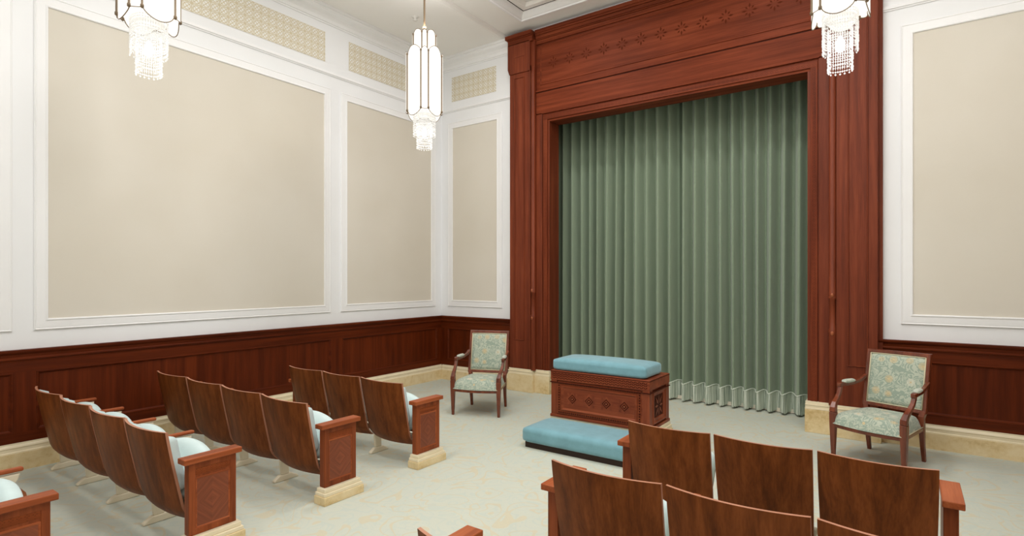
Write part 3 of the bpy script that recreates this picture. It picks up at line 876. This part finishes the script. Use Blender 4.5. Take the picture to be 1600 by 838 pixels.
# ------------------------------------------------------------------ pendants
def pendant(label, loc):
    r = thing('pendant_lamp', label, 'pendant lamp', (loc[0], loc[1], 3.1), 0, 'crystal pendant lamps')
    Z = lambda z: z-3.1
    MB().lathe([(.0001,Z(5.25)),(.075,Z(5.25)),(.07,Z(5.225)),(.03,Z(5.20)),(.012,Z(5.19)),(.012,Z(4.60)),(.02,Z(4.59)),(.02,Z(4.54)),(.0001,Z(4.53))], 14).build('ceiling_rod', M['brass'], r)
    def tier(name, q, n, zt, zb, arc_t, arc_b, bulge):
        """square plan with chamfered corners: four broad panes, four slim fluted corner panes, rods between"""
        # corner points of the octagon
        for k in range(4):
            a = k*PI/2
            rot = lambda x, y: (x*math.cos(a)-y*math.sin(a), x*math.sin(a)+y*math.cos(a))
            def broad(u, v):
                t = 2*u-1; e = 1-t*t
                x, y = rot(t*n, -q - bulge*e)
                top = zt + arc_t*e**.8; bot = zb - arc_b*e**.8
                return (x, y, Z(top+(bot-top)*v))
            p = MB().grid(broad, 14, 6)
            o = p.build('broad_pane', M['shade'], r)
            pts = [broad(u/14, 0) for u in range(15)]; ptb = [broad(u/14, 1) for u in range(15)]
            MB().tube(pts, .0035, 5, side=Vector((0,0,1))).build('pane_rim', M['brass'], o); MB().tube(ptb, .0035, 5, side=Vector((0,0,1))).build('pane_rim', M['brass'], o)
            # slim corner pane from (n,-q) to (q,-n)
            def slim(u, v):
                t = 2*u-1; e = 1-t*t
                mx, my = (n+q)/2, -(n+q)/2
                dx, dy = (q-n)/2, (q-n)/2
                ox, oy = .7071, -.7071
                x, y = rot(mx+dx*t+ox*bulge*1.1*e, my+dy*t+oy*bulge*1.1*e)
                top = zt + .5*arc_t*e; bot = zb - .012*e
                return (x, y, Z(top+(bot-top)*v))
            o = MB().grid(slim, 8, 4).build('slim_pane', M['shade'], r)
            for vv in (0, 1): MB().tube([slim(u/8, vv) for u in range(9)], .003, 5, side=Vector((0,0,1))).build('pane_rim', M['brass'], o)
            for x, y in ((n, -q), (q, -n)):
                mb = MB()
                x, y = rot(x*1.05, y*1.05)
                mb.lathe([(.0001,Z(zb-.016)),(.012,Z(zb-.006)),(.012,Z(zb+.010)),(.007,Z(zb+.018)),(.007,Z(zt-.018)),(.011,Z(zt-.010)),(.011,Z(zt+.004)),(.0001,Z(zt+.012))], 8, (x, y))
                mb.build('corner_rod', M['brass'], r)
    # lower broad tier and the slimmer tier above it
    tier('lower', .163, .105, 4.245, 3.585, .075, .070, .022)
    tier('upper', .108, .066, 4.485, 4.26, .040, .02, .016)
    MB().lathe([(.0001,Z(3.56)),(.10,Z(3.56)),(.105,Z(3.545)),(.0001,Z(3.54))], 20).build('crystal_frame', M['shade'], r)
    MB().lathe([(.0001,Z(3.42)),(.018,Z(3.405)),(.03,Z(3.35)),(.02,Z(3.305)),(.0001,Z(3.295))], 12).build('bulb', M['bulb'], r)
    def beads(name, rad, z0, z1, ns, sz):
        mb = MB()
        step = sz*2.15
        for k in range(ns):
            a = 2*PI*k/ns
            x, y = rad*math.cos(a), rad*math.sin(a)
            # hang in a rounded-square ring
            m = max(abs(math.cos(a)), abs(math.sin(a))); g = 1/(m**.45)
            x *= g*.93; y *= g*.93
            z = z0
            j = 0
            while z > z1 - .02*(k % 2) + 1e-6:
                lng = sz*(2.2 if j % 4 == 2 else 1.0)
                ww = sz*(.55 if j % 4 == 2 else .92)
                zc = Z(z - lng)
                vs = [(x,y,zc+lng),(x,y,zc-lng)] + [(x+ww*math.cos(t*PI/2+a), y+ww*math.sin(t*PI/2+a), zc) for t in range(4)]
                mb.add(vs, [(0,2,3),(0,3,4),(0,4,5),(0,5,2),(1,3,2),(1,4,3),(1,5,4),(1,2,5)])
                z -= 2*lng + .002; j += 1
        o = mb.build(name, M['crystal'], r, weld=False)
        o['kind'] = 'stuff'
    beads('crystal_curtain', .120, 3.58, 3.315, 46, .0085)
    beads('crystal_curtain', .084, 3.46, 3.172, 34, .0085)
    return r
PL = [(1.62,-2.04), (1.62,-4.94), (5.83,-2.04)]
base_p = pendant('fully visible crystal-fringed pendant lamp hanging before the left pilaster', PL[0])
dup(base_p, (*PL[1], 3.1), 0, 'crystal-fringed pendant lamp cut off at top, in front of the large beige left wall panel')
dup(base_p, (*PL[2], 3.1), 0, 'crystal-fringed pendant lamp cut off at top, in front of the right pilaster')

# little ceiling sprinkler
sp_ = thing('ceiling_sprinkler', 'small white sprinkler head on the ceiling behind the tall pendant', 'sprinkler', (.80,-1.38,5.19))
MB().lathe([(.0001,0),(.05,0),(.048,-.008),(.02,-.014),(.018,-.04),(.0001,-.042)], 16).build('escutcheon', M['plastic'], sp_)
MB().lathe([(.0001,-.042),(.03,-.046),(.03,-.054),(.0001,-.056)], 14).build('deflector', M['plastic'], sp_)

# ------------------------------------------------------------------ light
def area(name, loc, size, power, col=(1,.985,.965), rot=(0,0,0)):
    l = bpy.data.lights.new(name, 'AREA'); l.shape = 'DISK'; l.size = size; l.energy = power; l.color = col
    o = bpy.data.objects.new(name, l); COL.objects.link(o); o.location = loc; o.rotation_euler = rot
    return o
for x in (2.5, 4.96):
    for y in (-1.6, -3.2, -4.8, -6.3):
        area('coffer_fill_light', (x, y, 5.31), .45, 26)  # added out-of-frame lights for general brightness, no fixtures modelled
for x in (.75, W-.75):
    for y in (-2.2, -4.6, -6.8):
        area('soffit_fill_light', (x, y, 5.17), .30, 1.0 if x < 3 else 17)  # added fill along the soffits, stronger on the right to even the room
for x, y in PL + [(5.83,-4.94)]:
    l = bpy.data.lights.new('pendant_glow', 'POINT'); l.energy = 3.5; l.color = (1,.95,.89); l.shadow_soft_size = .2
    o = bpy.data.objects.new('pendant_glow', l); COL.objects.link(o); o.location = (x, y, 3.04)
    area('pendant_uplight', (x, y, 4.57), .16, 4.5, (1,.96,.91), (PI,0,0))

w = bpy.data.worlds.new('world'); scene.world = w; w.use_nodes = True
w.node_tree.nodes['Background'].inputs[0].default_value = (.9,.9,1,1)
w.node_tree.nodes['Background'].inputs[1].default_value = .2
scene.view_settings.view_transform = 'Standard'
scene.view_settings.look = 'None'
scene.view_settings.exposure = 0.17
scene.cycles.use_denoising = True
scene.cycles.max_bounces = 10
scene.cycles.diffuse_bounces = 6
scene.cycles.sample_clamp_indirect = 4
